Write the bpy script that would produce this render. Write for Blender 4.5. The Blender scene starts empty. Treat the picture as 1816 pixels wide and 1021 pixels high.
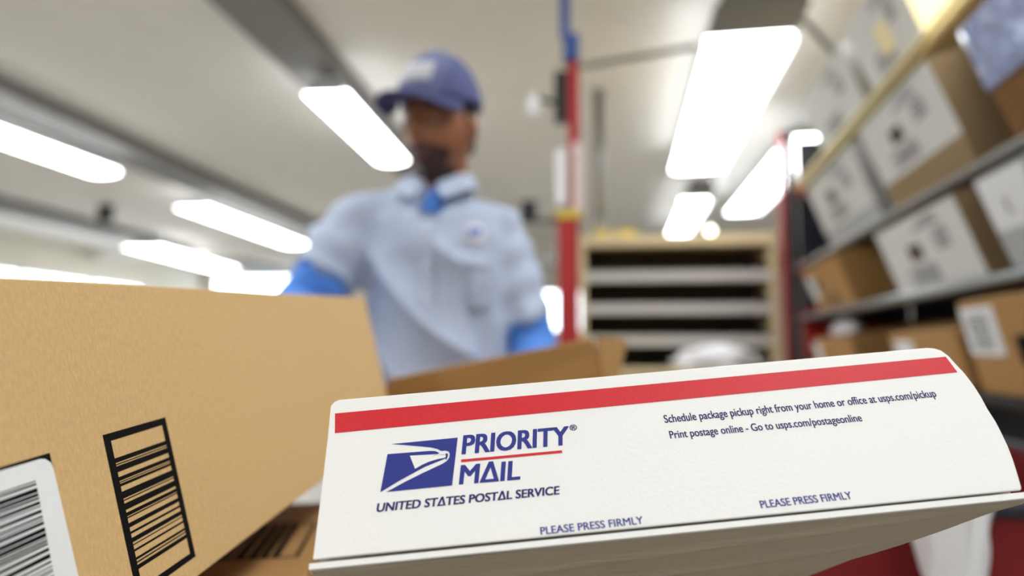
import bpy, bmesh, math, random
from mathutils import Vector, Matrix, noise

random.seed(7)
C = bpy.context.scene.collection
R = math.radians

# ------------------------------------------------------------------ camera, world, exposure
EYE = Vector((0, 0, 1.15))
cam_d = bpy.data.cameras.new('camera')
cam = bpy.data.objects.new('camera', cam_d)
C.objects.link(cam)
cam.location = EYE
cam.rotation_euler = (R(90 + 4.93), 0, R(6.22))
cam_d.lens = 24
cam_d.sensor_width = 36
cam_d.clip_start = 0.02
cam_d.clip_end = 100
cam_d.dof.use_dof = True
cam_d.dof.focus_distance = 0.318
cam_d.dof.aperture_fstop = 3.1
bpy.context.scene.camera = cam

w = bpy.data.worlds.new('World')
bpy.context.scene.world = w
w.use_nodes = True
bg = w.node_tree.nodes['Background']
bg.inputs['Color'].default_value = (0.80, 0.90, 1.0, 1)
bg.inputs['Strength'].default_value = 9.0

vs = bpy.context.scene.view_settings
vs.view_transform = 'Standard'
vs.look = 'None'
vs.gamma = 1
vs.exposure = 0.0
LAMP = 14.5          # radiance of the fluorescent diffusers

# ------------------------------------------------------------------ materials
def srgb(r, g, b):
    def f(c):
        c /= 255
        return c / 12.92 if c <= 0.04045 else ((c + 0.055) / 1.055) ** 2.4
    return (f(r), f(g), f(b), 1)

def mat(name, col, rough=0.6, metal=0.0, var=0.0, scale=40.0, stretch=(1, 1, 1), bump=0.0,
        bscale=None, spec=0.5, emit=0.0, alpha=1.0, trans=0.0):
    m = bpy.data.materials.new(name)
    m.use_nodes = True
    nt = m.node_tree
    p = nt.nodes['Principled BSDF']
    p.inputs['Base Color'].default_value = col
    p.inputs['Roughness'].default_value = rough
    p.inputs['Metallic'].default_value = metal
    p.inputs['Specular IOR Level'].default_value = spec
    p.inputs['Alpha'].default_value = alpha
    p.inputs['Transmission Weight'].default_value = trans
    if emit:
        p.inputs['Emission Color'].default_value = col
        p.inputs['Emission Strength'].default_value = emit
    if var or bump:
        tc = nt.nodes.new('ShaderNodeTexCoord')
        mp = nt.nodes.new('ShaderNodeMapping')
        mp.inputs['Scale'].default_value = stretch
        nt.links.new(tc.outputs['Object'], mp.inputs['Vector'])
    if var:
        n = nt.nodes.new('ShaderNodeTexNoise')
        n.inputs['Scale'].default_value = scale
        n.inputs['Detail'].default_value = 6
        n.inputs['Roughness'].default_value = 0.7
        nt.links.new(mp.outputs[0], n.inputs['Vector'])
        cr = nt.nodes.new('ShaderNodeValToRGB')
        cr.color_ramp.elements[0].position = 0.30
        cr.color_ramp.elements[1].position = 0.70
        cr.color_ramp.elements[0].color = tuple(c * (1 - var) for c in col[:3]) + (1,)
        cr.color_ramp.elements[1].color = tuple(min(1, c * (1 + var)) for c in col[:3]) + (1,)
        nt.links.new(n.outputs['Fac'], cr.inputs['Fac'])
        nt.links.new(cr.outputs['Color'], p.inputs['Base Color'])
    if bump:
        n2 = nt.nodes.new('ShaderNodeTexNoise')
        n2.inputs['Scale'].default_value = bscale or scale
        n2.inputs['Detail'].default_value = 4
        nt.links.new(mp.outputs[0], n2.inputs['Vector'])
        b = nt.nodes.new('ShaderNodeBump')
        b.inputs['Strength'].default_value = bump
        b.inputs['Distance'].default_value = 0.002
        nt.links.new(n2.outputs['Fac'], b.inputs['Height'])
        nt.links.new(b.outputs['Normal'], p.inputs['Normal'])
    return m

M = {}
M['kraft'] = mat('kraft cardboard', srgb(206, 172, 120), 0.75, var=0.13, scale=700, stretch=(1, 0.35, 1), bump=0.25, bscale=260, spec=0.25)
M['kraft2'] = mat('brown kraft cardboard', srgb(172, 132, 82), 0.75, var=0.10, scale=300, bump=0.2, spec=0.25)
M['kraft3'] = mat('dark kraft cardboard', srgb(128, 92, 56), 0.8, var=0.10, scale=300, spec=0.2)
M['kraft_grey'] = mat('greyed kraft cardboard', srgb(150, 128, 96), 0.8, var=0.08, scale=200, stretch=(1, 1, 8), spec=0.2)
M['white_card'] = mat('white coated card', srgb(236, 236, 234), 0.5, var=0.025, scale=1200, bump=0.06, bscale=500, spec=0.4)
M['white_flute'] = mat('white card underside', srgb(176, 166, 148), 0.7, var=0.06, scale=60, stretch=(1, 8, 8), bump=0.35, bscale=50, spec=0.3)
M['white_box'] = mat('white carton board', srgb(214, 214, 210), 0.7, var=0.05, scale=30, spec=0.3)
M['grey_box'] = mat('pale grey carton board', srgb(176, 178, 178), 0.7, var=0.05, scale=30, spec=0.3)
M['red_ink'] = mat('red ink', srgb(205, 34, 44), 0.5, var=0.14, scale=900, spec=0.4)
M['blue_ink'] = mat('blue ink', srgb(38, 48, 134), 0.5, var=0.12, scale=900, spec=0.4)
M['navy_ink'] = mat('navy ink', srgb(24, 26, 96), 0.5, spec=0.4)
M['black_ink'] = mat('black ink', srgb(14, 12, 11), 0.8, var=0.2, scale=500, spec=0.1)
M['grey_ink'] = mat('grey print', srgb(118, 118, 120), 0.7, var=0.2, scale=60)
M['brown_ink'] = mat('dark brown print', srgb(74, 52, 44), 0.7, var=0.2, scale=60)
M['paper'] = mat('white paper label', srgb(232, 234, 236), 0.45, var=0.02, scale=200)
M['tape'] = mat('tan packing tape', srgb(176, 140, 90), 0.3, var=0.05, scale=60)
M['ceiling'] = mat('painted ceiling', srgb(226, 223, 217), 0.9, var=0.03, scale=3, spec=0.1)
M['hood_and_shade_grey'] = mat('grey hoods and shade strips', srgb(126, 124, 122), 0.7, var=0.03, scale=5)  # for the light hoods and the ceiling strips that imitate shade
M['wall'] = mat('cream wall paint', srgb(230, 225, 212), 0.85, var=0.03, scale=3, spec=0.2)
M['floor'] = mat('grey vinyl floor', srgb(178, 174, 166), 0.5, var=0.12, scale=8)
M['frame'] = mat('white window frame', srgb(225, 225, 222), 0.5, var=0.02, scale=10)
M['glass'] = mat('window glass', (1, 1, 1, 1), 0.0, trans=1.0)
M['housing'] = mat('white enamelled steel', srgb(198, 200, 204), 0.35, var=0.02, scale=10)
M['diffuser'] = mat('lit fluorescent diffuser', (0.965, 0.985, 1.0, 1), 0.4, emit=LAMP)
M['dark_metal'] = mat('dark navy steel', srgb(44, 46, 58), 0.5, 0.3, var=0.1, scale=20)
M['rail_metal'] = mat('brushed grey steel', srgb(150, 154, 156), 0.35, 0.75, var=0.08, scale=30, stretch=(1, 1, 10))
M['red_paint'] = mat('red painted steel', srgb(186, 34, 28), 0.45, var=0.08, scale=20)
M['red_fabric'] = mat('red canvas', srgb(116, 6, 12), 0.8, var=0.10, scale=300, bump=0.3, bscale=400)
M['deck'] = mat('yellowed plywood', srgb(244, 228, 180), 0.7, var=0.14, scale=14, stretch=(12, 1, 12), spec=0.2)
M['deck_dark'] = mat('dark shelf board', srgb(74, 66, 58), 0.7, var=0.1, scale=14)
M['maple'] = mat('pale maple', srgb(222, 202, 158), 0.55, var=0.07, scale=10, stretch=(6, 6, 1))
M['case_dark'] = mat('dark hardboard back', srgb(84, 70, 50), 0.8, var=0.1, scale=10)
M['strip'] = mat('grey label strip', srgb(206, 202, 196), 0.5, var=0.04, scale=30)
M['black_plastic'] = mat('black plastic', srgb(26, 28, 28), 0.4, var=0.2, scale=20)
M['green_plastic'] = mat('dark green divider', srgb(34, 48, 38), 0.5, var=0.2, scale=30)
M['skin'] = mat('brown skin', srgb(160, 108, 80), 0.45, var=0.08, scale=60, bump=0.1, bscale=300)
M['beard'] = mat('dark stubble', srgb(70, 50, 46), 0.7, var=0.2, scale=200)
M['lips'] = mat('lips', srgb(108, 66, 60), 0.45, var=0.05, scale=60)
M['hair'] = mat('black hair', srgb(24, 20, 19), 0.7, var=0.3, scale=200, bump=0.5)
M['eye_white'] = mat('eye white', srgb(176, 164, 154), 0.3)
M['iris'] = mat('dark brown iris', srgb(36, 22, 16), 0.2)
M['shirt'] = mat('pale blue shirt cloth', srgb(182, 194, 218), 0.85, var=0.03, scale=250, bump=0.05, bscale=500, spec=0.2)
M['undershirt'] = mat('bright blue cotton', srgb(84, 136, 218), 0.85, var=0.06, scale=200, spec=0.2)
M['trousers'] = mat('navy trousers cloth', srgb(40, 46, 66), 0.85, var=0.08, scale=200)
M['shoe'] = mat('black leather', srgb(22, 22, 24), 0.4, var=0.1, scale=50)
M['cap'] = mat('slate blue cap cloth', srgb(92, 98, 142), 0.85, var=0.06, scale=300, spec=0.2)
M['cap_panel'] = mat('faded blue cap panel', srgb(112, 118, 156), 0.85, var=0.06, scale=300, spec=0.2)
M['brim'] = mat('blue cap brim cloth', srgb(74, 78, 118), 0.85, var=0.06, scale=300, spec=0.2)
M['thread'] = mat('pale embroidery', srgb(196, 198, 206), 0.8, var=0.06, scale=200)
M['emblem_blue'] = mat('blue embroidery', srgb(58, 104, 190), 0.8, var=0.06, scale=200)
M['red_post'] = mat('red painted post', srgb(166, 26, 30), 0.5, var=0.12, scale=10, stretch=(4, 4, 1))
M['blue_paint'] = mat('blue paint', srgb(52, 84, 150), 0.5, var=0.08, scale=20)
M['yellow_tape'] = mat('yellow tape', srgb(206, 184, 62), 0.5, var=0.05, scale=30)
M['pink_sign'] = mat('pale pink sign sheet', srgb(226, 206, 204), 0.5, var=0.03, scale=20)
M['white_sign'] = mat('white sign sheet', srgb(236, 234, 240), 0.4, var=0.02, scale=20)
M['pipe'] = mat('grey conduit', srgb(134, 132, 128), 0.45, 0.3, var=0.06, scale=20)
M['poly'] = mat('white plastic film', srgb(232, 232, 236), 0.35, var=0.03, scale=20, bump=0.5, bscale=40)
M['pouch'] = mat('clear bluish plastic pouch', srgb(150, 164, 206), 0.12, var=0.25, scale=26, bump=0.9, bscale=40, spec=0.8)
M['table'] = mat('grey laminate table', srgb(150, 146, 138), 0.5, var=0.05, scale=30)
M['glint'] = mat('lit bulb', (1.0, 0.93, 0.80, 1), 0.3, emit=7.0)

# ------------------------------------------------------------------ mesh helpers
class MB:
    """collects vertices, faces and their materials, then links them as ONE mesh object"""
    def __init__(s):
        s.v, s.f, s.m, s.mats = [], [], [], []
    def mi(s, m):
        if m not in s.mats: s.mats.append(m)
        return s.mats.index(m)
    def add(s, vs_, fs, m):
        o = len(s.v); k = s.mi(m)
        s.v += [Vector(v) for v in vs_]
        for f in fs:
            s.f.append([i + o for i in f]); s.m.append(k)
        return s
    def box(s, a, b, m, M4=None):
        (x0, y0, z0), (x1, y1, z1) = a, b
        p = [Vector(q) for q in ((x0,y0,z0),(x1,y0,z0),(x1,y1,z0),(x0,y1,z0),(x0,y0,z1),(x1,y0,z1),(x1,y1,z1),(x0,y1,z1))]
        if M4 is not None: p = [M4 @ q for q in p]
        return s.add(p, [(3,2,1,0),(4,5,6,7),(0,1,5,4),(1,2,6,5),(2,3,7,6),(3,0,4,7)], m)
    def prism(s, pts, z0, z1, m, pts2=None):
        n = len(pts); pts2 = pts2 or pts
        v = [(x, y, z0) for x, y in pts] + [(x, y, z1) for x, y in pts2]
        f = [list(range(n))[::-1], list(range(n, 2 * n))] + [(i, (i+1) % n, n + (i+1) % n, n + i) for i in range(n)]
        return s.add(v, f, m)
    def poly(s, pts, z, m):
        return s.add([(x, y, z) for x, y in pts], [list(range(len(pts)))], m)
    def tube(s, pts, rad, m, seg=16, up=None, cap=True):
        """swept elliptical tube; rad = number or (ra, rb) per point"""
        pts = [Vector(p) for p in pts]; n = len(pts)
        if not isinstance(rad, list): rad = [rad] * n
        rad = [(r, r) if not isinstance(r, tuple) else r for r in rad]
        vv, ff = [], []
        ref = Vector(up) if up else None
        for i, p in enumerate(pts):
            t = (pts[min(i+1, n-1)] - pts[max(i-1, 0)]).normalized()
            if ref is None:
                ref = Vector((1,0,0)) if abs(t.x) < .8 else Vector((0,1,0))
            a = (ref - t * ref.dot(t)).normalized(); ref = a
            b = t.cross(a)
            for k in range(seg):
                an = 2 * math.pi * k / seg
                vv.append(p + a * math.cos(an) * rad[i][0] + b * math.sin(an) * rad[i][1])
        for i in range(n - 1):
            for k in range(seg):
                k2 = (k + 1) % seg
                ff.append((i*seg+k, i*seg+k2, (i+1)*seg+k2, (i+1)*seg+k))
        if cap:
            ff.append(list(range(seg))[::-1]); ff.append([(n-1)*seg + k for k in range(seg)])
        return s.add(vv, ff, m)
    def ball(s, c, r, m, seg=20, ring=12, fn=None):
        c = Vector(c); r = (r, r, r) if not isinstance(r, tuple) else r
        vv, ff = [], []
        for i in range(ring + 1):
            th = math.pi * i / ring
            for k in range(seg):
                ph = 2 * math.pi * k / seg
                d = Vector((math.sin(th)*math.cos(ph), math.sin(th)*math.sin(ph), math.cos(th)))
                q = Vector((d.x*r[0], d.y*r[1], d.z*r[2]))
                if fn: q = fn(q, d)
                vv.append(c + q)
        for i in range(ring):
            for k in range(seg):
                k2 = (k+1) % seg
                ff.append((i*seg+k, (i+1)*seg+k, (i+1)*seg+k2, i*seg+k2))
        return s.add(vv, ff, m)
    def xf(s, M4):
        s.v = [M4 @ v for v in s.v]; return s
    def build(s, name, parent=None, smooth=False, bevel=0.0, world=False, weld=False):
        me = bpy.data.meshes.new(name)
        me.from_pydata([tuple(v) for v in s.v], [], s.f)
        for m in s.mats: me.materials.append(m)
        for p, k in zip(me.polygons, s.m):
            p.material_index = k; p.use_smooth = smooth
        bm = bmesh.new(); bm.from_mesh(me)
        if weld: bmesh.ops.remove_doubles(bm, verts=bm.verts, dist=1e-6)
        bmesh.ops.recalc_face_normals(bm, faces=bm.faces)
        bm.to_mesh(me); bm.free()
        o = bpy.data.objects.new(name, me); C.objects.link(o)
        link(o, parent, world)
        if bevel:
            b = o.modifiers.new('bevel', 'BEVEL'); b.width = bevel; b.segments = 3; b.limit_method = 'ANGLE'; b.angle_limit = R(50)
        return o

def link(o, parent, world=False):
    if parent is not None:
        o.parent = parent
        if world: o.matrix_parent_inverse = root_world(parent).inverted()

def root_world(o):
    m = o.matrix_basis.copy()
    return (root_world(o.parent) @ o.matrix_parent_inverse @ m) if o.parent else m

def tag(o, label, cat, group=None, kind=None):
    o['label'] = label; o['category'] = cat
    if group: o['group'] = group
    if kind: o['kind'] = kind
    return o

def empty(name, label, cat, m4, group=None):
    o = bpy.data.objects.new(name, None); C.objects.link(o)
    o.empty_display_size = .1
    o.matrix_basis = m4 if isinstance(m4, Matrix) else Matrix.Translation(Vector(m4))
    return tag(o, label, cat, group)

def struct(o):
    o['kind'] = 'structure'; return o

def frame(o, u, v, n):
    m = Matrix.Identity(4)
    for i, a in enumerate((u, v, n, o)):
        for k in range(3): m[k][i] = a[k]
    return m

def text_mesh(body, shear=0.0, bold=0.0, space=1.0, res=4):
    cu = bpy.data.curves.new('text', 'FONT')
    cu.body = body; cu.shear = shear; cu.space_character = space; cu.resolution_u = res
    o = bpy.data.objects.new('text', cu); C.objects.link(o)
    dg = bpy.context.evaluated_depsgraph_get(); dg.update()
    me = bpy.data.meshes.new_from_object(o.evaluated_get(dg))
    v = [tuple(x.co) for x in me.vertices]; f = [list(p.vertices) for p in me.polygons]
    bpy.data.objects.remove(o); bpy.data.curves.remove(cu); bpy.data.meshes.remove(me)
    return v, f
def put_text(mb, body, u0, v0, u1, v1, cap, m, z, shear=0.0, bold=0.0, space=1.0):
    """line of print whose ink runs from (u0,v0) to (u1,v1) along its baseline"""
    v, f = text_mesh(body, shear, 0, space)
    capv, _f = text_mesh('H'); CAPH = max(p[1] for p in capv)
    x0 = min(p[0] for p in v); x1 = max(p[0] for p in v)
    k = (u1 - u0) / (x1 - x0); s = (v1 - v0) / (u1 - u0); h = cap / CAPH
    w_ = bold * cap
    for i, (dx, dy) in enumerate(((0, 0), (-1, -.5), (1, .5), (-1, .5), (1, -.5)) if bold else ((0, 0),)):
        mb.add([(u0 + (p[0]-x0)*k + dx*w_, v0 + (p[0]-x0)*k*s + p[1]*h + dy*w_, z + i*.004) for p in v], f, m)

def remesh(o, voxel, smooth_it=4, keep=None):
    r = o.modifiers.new('r', 'REMESH'); r.mode = 'VOXEL'; r.voxel_size = voxel; r.use_smooth_shade = True
    s = o.modifiers.new('s', 'SMOOTH'); s.factor = .5; s.iterations = smooth_it
    dg = bpy.context.evaluated_depsgraph_get(); dg.update()
    me = bpy.data.meshes.new_from_object(o.evaluated_get(dg))
    o.modifiers.clear(); old = o.data; mats = list(old.materials)
    o.data = me
    me.materials.clear()
    for m in mats: me.materials.append(m)
    for p in me.polygons: p.use_smooth = True; p.material_index = 0
    bpy.data.meshes.remove(old)
    return o

# ------------------------------------------------------------------ room shell
X0, X1, Y0, Y1, ZC = -9.2, 4.2, -5.5, 15.5, 3.0
struct(MB().box((X0, Y0, -.1), (X1, Y1, 0), M['floor']).build('floor'))
struct(MB().box((X0, Y0, ZC), (X1, Y1, ZC + .1), M['ceiling']).build('ceiling'))
lw = (8.6, 13.4, 1.3, 2.42)          # long daylight window in the left wall
struct(MB().box((X0 - .15, Y0, 0), (X0, lw[0], ZC), M['wall']).box((X0 - .15, lw[1], 0), (X0, Y1, ZC), M['wall'])
       .box((X0 - .15, lw[0], 0), (X0, lw[1], lw[2]), M['wall']).box((X0 - .15, lw[0], lw[3]), (X0, lw[1], ZC), M['wall']).build('wall_left'))
fl_ = MB()
for y in (lw[0], lw[0] + 1.6, lw[0] + 3.2, lw[1] - .05): fl_.box((X0 - .09, y, lw[2]), (X0 - .04, y + .05, lw[3]), M['frame'])
for z in (lw[2], lw[3] - .05): fl_.box((X0 - .09, lw[0], z), (X0 - .04, lw[1], z + .05), M['frame'])
fl_ = struct(fl_.build('window_4'))
MB().box((X0 - .07, lw[0], lw[2]), (X0 - .065, lw[1], lw[3]), M['glass']).build('pane', fl_)
struct(MB().box((X1, Y0, 0), (X1 + .15, Y1, ZC), M['wall']).build('wall_right'))
struct(MB().box((X0, Y0 - .15, 0), (X1, Y0, ZC), M['wall']).build('wall_front'))
wins = [(-8.95, -6.75, 1.75, 2.86), (-1.3, -.62, 1.5, 2.44), (-.36, .2, 1.5, 2.44)]
wb = MB()
xs = X0
for a, b, z0, z1 in wins:
    wb.box((xs, Y1, 0), (a, Y1 + .15, ZC), M['wall'])
    wb.box((a, Y1, 0), (b, Y1 + .15, z0), M['wall'])
    wb.box((a, Y1, z1), (b, Y1 + .15, ZC), M['wall'])
    xs = b
wb.box((xs, Y1, 0), (X1, Y1 + .15, ZC), M['wall'])
struct(wb.build('wall_back'))
for i, (a, b, z0, z1) in enumerate(wins):
    f = MB(); t = .04
    f.box((a, Y1 + .02, z0), (b, Y1 + .08, z0 + t), M['frame']); f.box((a, Y1 + .02, z1 - t), (b, Y1 + .08, z1), M['frame'])
    f.box((a, Y1 + .02, z0 + t), (a + t, Y1 + .08, z1 - t), M['frame']); f.box((b - t, Y1 + .02, z0 + t), (b, Y1 + .08, z1 - t), M['frame'])
    fo = struct(f.build('window_%d' % (i + 1)))
    MB().box((a + t, Y1 + .045, z0 + t), (b - t, Y1 + .05, z1 - t), M['glass']).build('pane', fo)
struct(MB().box((X0, Y0, 0), (X0 + .015, Y1, .1), M['frame']).build('baseboard_left'))
struct(MB().box((X1 - .015, Y0, 0), (X1, Y1, .1), M['frame']).build('baseboard_right'))
# added grey strips imitate the dark shade stripes on the ceiling above the lights
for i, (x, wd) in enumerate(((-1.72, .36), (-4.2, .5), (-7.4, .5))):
    struct(MB().box((x - wd / 2, Y0, ZC - .10), (x + wd / 2, Y1, ZC), M['hood_and_shade_grey']).build('ceiling_strip_%d' % (i + 1), bevel=.01))
struct(MB().box((X0, 11.6, ZC - .22), (X1, 11.85, ZC), M['ceiling']).build('ceiling_strip_4'))

# ------------------------------------------------------------------ fluorescent fixtures
def fixture(xa, ya, xb, yb, wd, label, group='fluorescent ceiling lights', z=2.75, hood=0.0, lip=0.0):
    d = Vector((xb - xa, yb - ya, 0)); L = d.length; d.normalize()
    root = empty('ceiling_light', label, 'ceiling light', frame((xa, ya, z), d.cross(Vector((0,0,1))), d, Vector((0,0,1))), group)
    h = wd / 2
    prof = [(-h, .0), (-h * .55, .075), (h * .55, .075), (h, .0), (h * .93, .0), (h * .5, .066), (-h * .5, .066), (-h * .93, .0)]
    b = MB(); n = len(prof)
    vv = [(x * .86, 0, zz + .02) for x, zz in prof] + [(x * .86, L, zz + .02) for x, zz in prof]
    b.add(vv, [(i, (i+1) % n, n + (i+1) % n, n + i) for i in range(n)] + [list(range(n))[::-1], list(range(n, 2*n))], M['housing'])
    if lip:
        for sx in (-1, 1): b.box((sx * h * 1.02 - .004, 0, -lip), (sx * h * 1.02 + .004, L, .03), M['housing'])
    b.build('housing', root)
    if hood:
        MB().prism([(-h, -.01), (h, -.01), (h * .6, .10), (-h * .6, .10)], 0, hood, M['hood_and_shade_grey']).xf(Matrix(((1,0,0,0),(0,0,1,-hood-.015),(0,1,0,0),(0,0,0,1)))).build('hood', root, bevel=.01)
    for y in (0.0, L):
        s = 1 if y > 0 else -1
        MB().prism([(-h * .86, .0), (h * .86, .0), (h * .5, .097), (-h * .5, .097)], 0, .012 * s, M['housing']).xf(Matrix(((1,0,0,0),(0,0,1,y),(0,1,0,0),(0,0,0,1)))).build('end_cap', root)
    q = MB(); m_ = 9; vv = []
    for y in (.008, L - .008):
        for k in range(m_ + 1):
            a = math.pi * (-.05 + 1.10 * k / m_)
            vv.append((-h * (.97 if lip else 1) * math.cos(a), y, .004 - (.02 if lip else .035) * math.sin(a)))
    q.add(vv, [(k, k + 1, m_ + 2 + k, m_ + 1 + k) for k in range(m_)] + [list(range(m_ + 1)), list(range(m_ + 1, 2 * m_ + 2))[::-1], (0, m_, 2 * m_ + 1, m_ + 1)], M['diffuser'])
    q.build('diffuser', root, smooth=False)
    for y in (L * .15, L * .85):
        MB().tube([(0, y, .07), (0, y, ZC - z + (-.09 if wd < .4 and xa < 0 else 0))], .006, M['pipe'], 8).build('hanger', root)
    return root
fixture(-1.63, 4.05, -1.66, 5.65, .28, "ceiling light hanging just left of the man's head")
fixture(-4.45, 3.6, -4.42, 5.75, .34, 'ceiling light cut off by the left edge of the frame')
fixture(-4.50, 7.3, -4.55, 10.2, .40, "ceiling light left of the man's shoulder, upper of the pair")
fixture(-7.1, 10.2, -7.45, 13.3, .62, 'small far ceiling light low on the left above the brown carton')
fixture(.85, 3.5, 1.0, 6.25, .45, 'largest ceiling light, wide bright one above the wooden sorting case', hood=.32, lip=.05)
fixture(1.70, 5.3, 1.83, 8.3, .38, 'ceiling light partly behind the rack post at right', lip=.05)
fixture(1.185, 7.45, 1.32, 10.3, .30, 'short looking ceiling light just over the top of the sorting case', hood=.5, lip=.05)
for x, y in ((-1.6, .3), (.95, -.2), (-1.6, -3.2), (.95, -3.4), (-4.4, .2), (-7.2, 3.2)):  # unseen fixtures continuing the rows, added to light the foreground and room
    fixture(x, y, x, y + 2.44, .36, 'unseen ceiling light outside the frame, added to light the room', 'ceiling lights outside the frame')

# ------------------------------------------------------------------ the white mailing box
U = Vector((.9841, .1573, .0825)).normalized()
V = Vector((-.1564, .5476, .822)); V = (V - U * V.dot(U)).normalized()
N = U.cross(V)
mm = .001
fr = frame(Vector((-.1107, .2744, 1.0642)), U, V, N) @ Matrix.Scale(mm, 4)
wbx = empty('mailing_box', 'white mailing box with red stripe and blue eagle logo, tilted in the foreground', 'box', frame(Vector((-.1107, .2744, 1.0642)), U, V, N))
S4 = Matrix.Scale(mm, 4)
panel = [(-.4, .2), (.8, 30), (1.6, 55), (1.8, 70.5), (3.2, 72.6), (5.5, 73.6), (150, 73.9), (295.5, 74.3), (298.8, 73.7), (301.8, 72.0), (303.8, 68.6), (304.8, 64.4), (306.6, 58),
         (307.4, 51.6), (307.6, 45), (307.2, 38.8), (307.4, 32), (307.0, 26.9), (306.2, 20), (304.9, 13.6), (303.4, 8), (301.4, 1.2), (300.7, -.1)]
MB().prism(panel, -1.4, 0, M['white_card']).xf(S4).build('front_panel', wbx, bevel=.0005)
# body behind the panel tapers towards the back
back = [(min(x, 195 + (x > 195) * (x - 195) * .12), y) for x, y in panel]
body = [(x * .995 + 1, max(y - .8, -.8)) for x, y in panel]
back = [(x * .995 + 1, max(y - 1.2, -.8)) for x, y in back]
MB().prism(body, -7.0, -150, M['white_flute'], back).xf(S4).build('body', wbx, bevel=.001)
under = [(-1.5, 0.5), (303.6, .3), (302.8, -7), (297, -11), (291, -17), (285.5, -25), (280, -33), (274, -40), (267.6, -48), (258, -57), (247.8, -65), (227.4, -76), (217, -85), (205, -110), (195, -150), (-1.5, -150)]
fl = MB()
nu = len(under)
fl.add([(x, -1.5 + (.2 * math.sin(x * .09)), z) for x, z in under] + [(x, -3.9, z) for x, z in under],
       [list(range(nu)), list(range(nu, 2*nu))[::-1]] + [(i, nu+i, nu+(i+1) % nu, (i+1) % nu) for i in range(nu)], M['white_card'])
flo = fl.xf(S4).build('bottom_flap', wbx)
# creased underside: thin folded sheet below the flap, with long shallow pleats
pl = MB(); nx, nz = 60, 60
vv = []
for j in range(nz + 1):
    b = 1.5 + (j / nz) * 147
    ur = 303
    for (xa, za), (xb, zb) in zip(under[1:], under[2:]):
        if -za <= b <= -zb: ur = xa + (xb - xa) * (b + za) / (-zb + za + 1e-9); break
    for i in range(nx + 1):
        x = -1 + (ur - .6 + 1) * i / nx
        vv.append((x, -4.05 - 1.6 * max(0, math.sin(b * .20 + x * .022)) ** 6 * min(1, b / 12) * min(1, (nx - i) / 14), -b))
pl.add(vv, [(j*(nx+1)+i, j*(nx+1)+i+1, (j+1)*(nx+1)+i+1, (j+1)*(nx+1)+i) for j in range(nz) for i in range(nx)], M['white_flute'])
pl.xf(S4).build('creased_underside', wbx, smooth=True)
MB().poly([(4.2, 66.3), (4.8, 56.1), (150, 57.4), (303.2, 59.0), (302.0, 68.2), (150, 67.2)][::-1], .12, M['red_ink']).xf(S4).build('red_stripe', wbx)
# eagle logo, traced in zoom units and carried onto the panel
def LZ(x, y):
    # (245..780, 163..600) zoom units -> panel mm through the four measured corners
    TLc, TRc, BRc, BLc = Vector((33.6, 47.6)), Vector((60.8, 48.4)), Vector((57.2, 25.6)), Vector((26.2, 26.0))
    px, py = 640 + x * 400 / 1815, 740 + y * 400 / 1815
    # inverse of the local picture axes measured on the panel
    a = (px - 675) ; b = (872 - py)
    # solve: (706,788)->TL (812,776)->TR (802,862)->BR (675,872)->BL
    q = [((706, 788), TLc), ((812, 776), TRc), ((802, 862), BRc), ((675, 872), BLc)]
    A_ = LOGO
    return (A_[0] + A_[1]*px + A_[2]*py + A_[3]*px*py, A_[4] + A_[5]*px + A_[6]*py + A_[7]*px*py)
import numpy as np
_q = np.array([[706, 788], [812, 776], [802, 862], [675, 872]], float)
_A = np.stack([np.ones(4), _q[:, 0], _q[:, 1], _q[:, 0] * _q[:, 1]], 1)
_l = np.linalg.solve(_A, np.array([[33.6, 47.6], [60.6, 48.3], [57.1, 25.5], [26.3, 26.0]]))
LOGO = list(_l[:, 0]) + list(_l[:, 1])
lg = MB()
lg.poly([LZ(*p) for p in [(245, 214), (780, 163), (735, 548), (205, 600), (350, 523), (500, 450), (600, 404), (660, 376), (695, 352), (712, 326), (716, 296), (706, 277), (680, 270), (645, 273), (620, 258), (570, 245), (500, 237), (400, 227)]][::-1], .12, M['blue_ink'])
lg.poly([LZ(*p) for p in [(215, 298), (400, 284), (560, 272), (600, 274), (634, 291), (580, 316), (596, 317), (640, 303), (684, 303), (682, 292), (702, 296), (700, 318), (690, 344), (684, 346), (684, 334), (600, 368), (520, 400), (450, 437), (300, 518), (157, 602)]][::-1], .12, M['blue_ink'])
lg.poly([LZ(*p) for p in [(395, 312), (575, 303), (612, 300), (580, 316), (596, 317), (640, 306), (680, 306), (686, 318), (676, 330), (620, 340), (550, 361), (490, 388), (437, 418)]][::-1], .2, M['white_card'])
lg.xf(S4).build('eagle_logo', wbx)
BI = M['blue_ink']; NI = M['navy_ink']
def printed(name, *rows):
    for r_ in rows:
        lt = MB(); put_text(lt, *r_[0], **r_[1]); lt.xf(S4).build(name, wbx)
printed('logo_lettering', (('PRIORITY', 62.3, 40.1, 111.2, 40.0, 8.9, BI, .12), dict(shear=.16, bold=.042)),
        (('M\u0394IL', 60.4, 26.1, 86.6, 25.8, 8.6, BI, .12), dict(shear=.16, bold=.042)),
        (('\u00ae', 111.9, 46.7, 115.2, 46.7, 2.7, NI, .12), dict(bold=.028)),
        (('UNITED ST\u0394TES POST\u0394L SERVICE', 25.0, 17.3, 103.2, 17.4, 3.6, NI, .12), dict(shear=.16, bold=.05)))
printed('pickup_lettering', (('Schedule package pickup right from your home or office at usps.com/pickup', 156.0, 46.3, 286.8, 47.1, 3.9, NI, .12), dict(bold=.022)),
        (('Print postage online - Go to usps.com/postageonline', 156.6, 38.3, 246.6, 38.2, 3.7, NI, .12), dict(bold=.022)))
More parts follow.
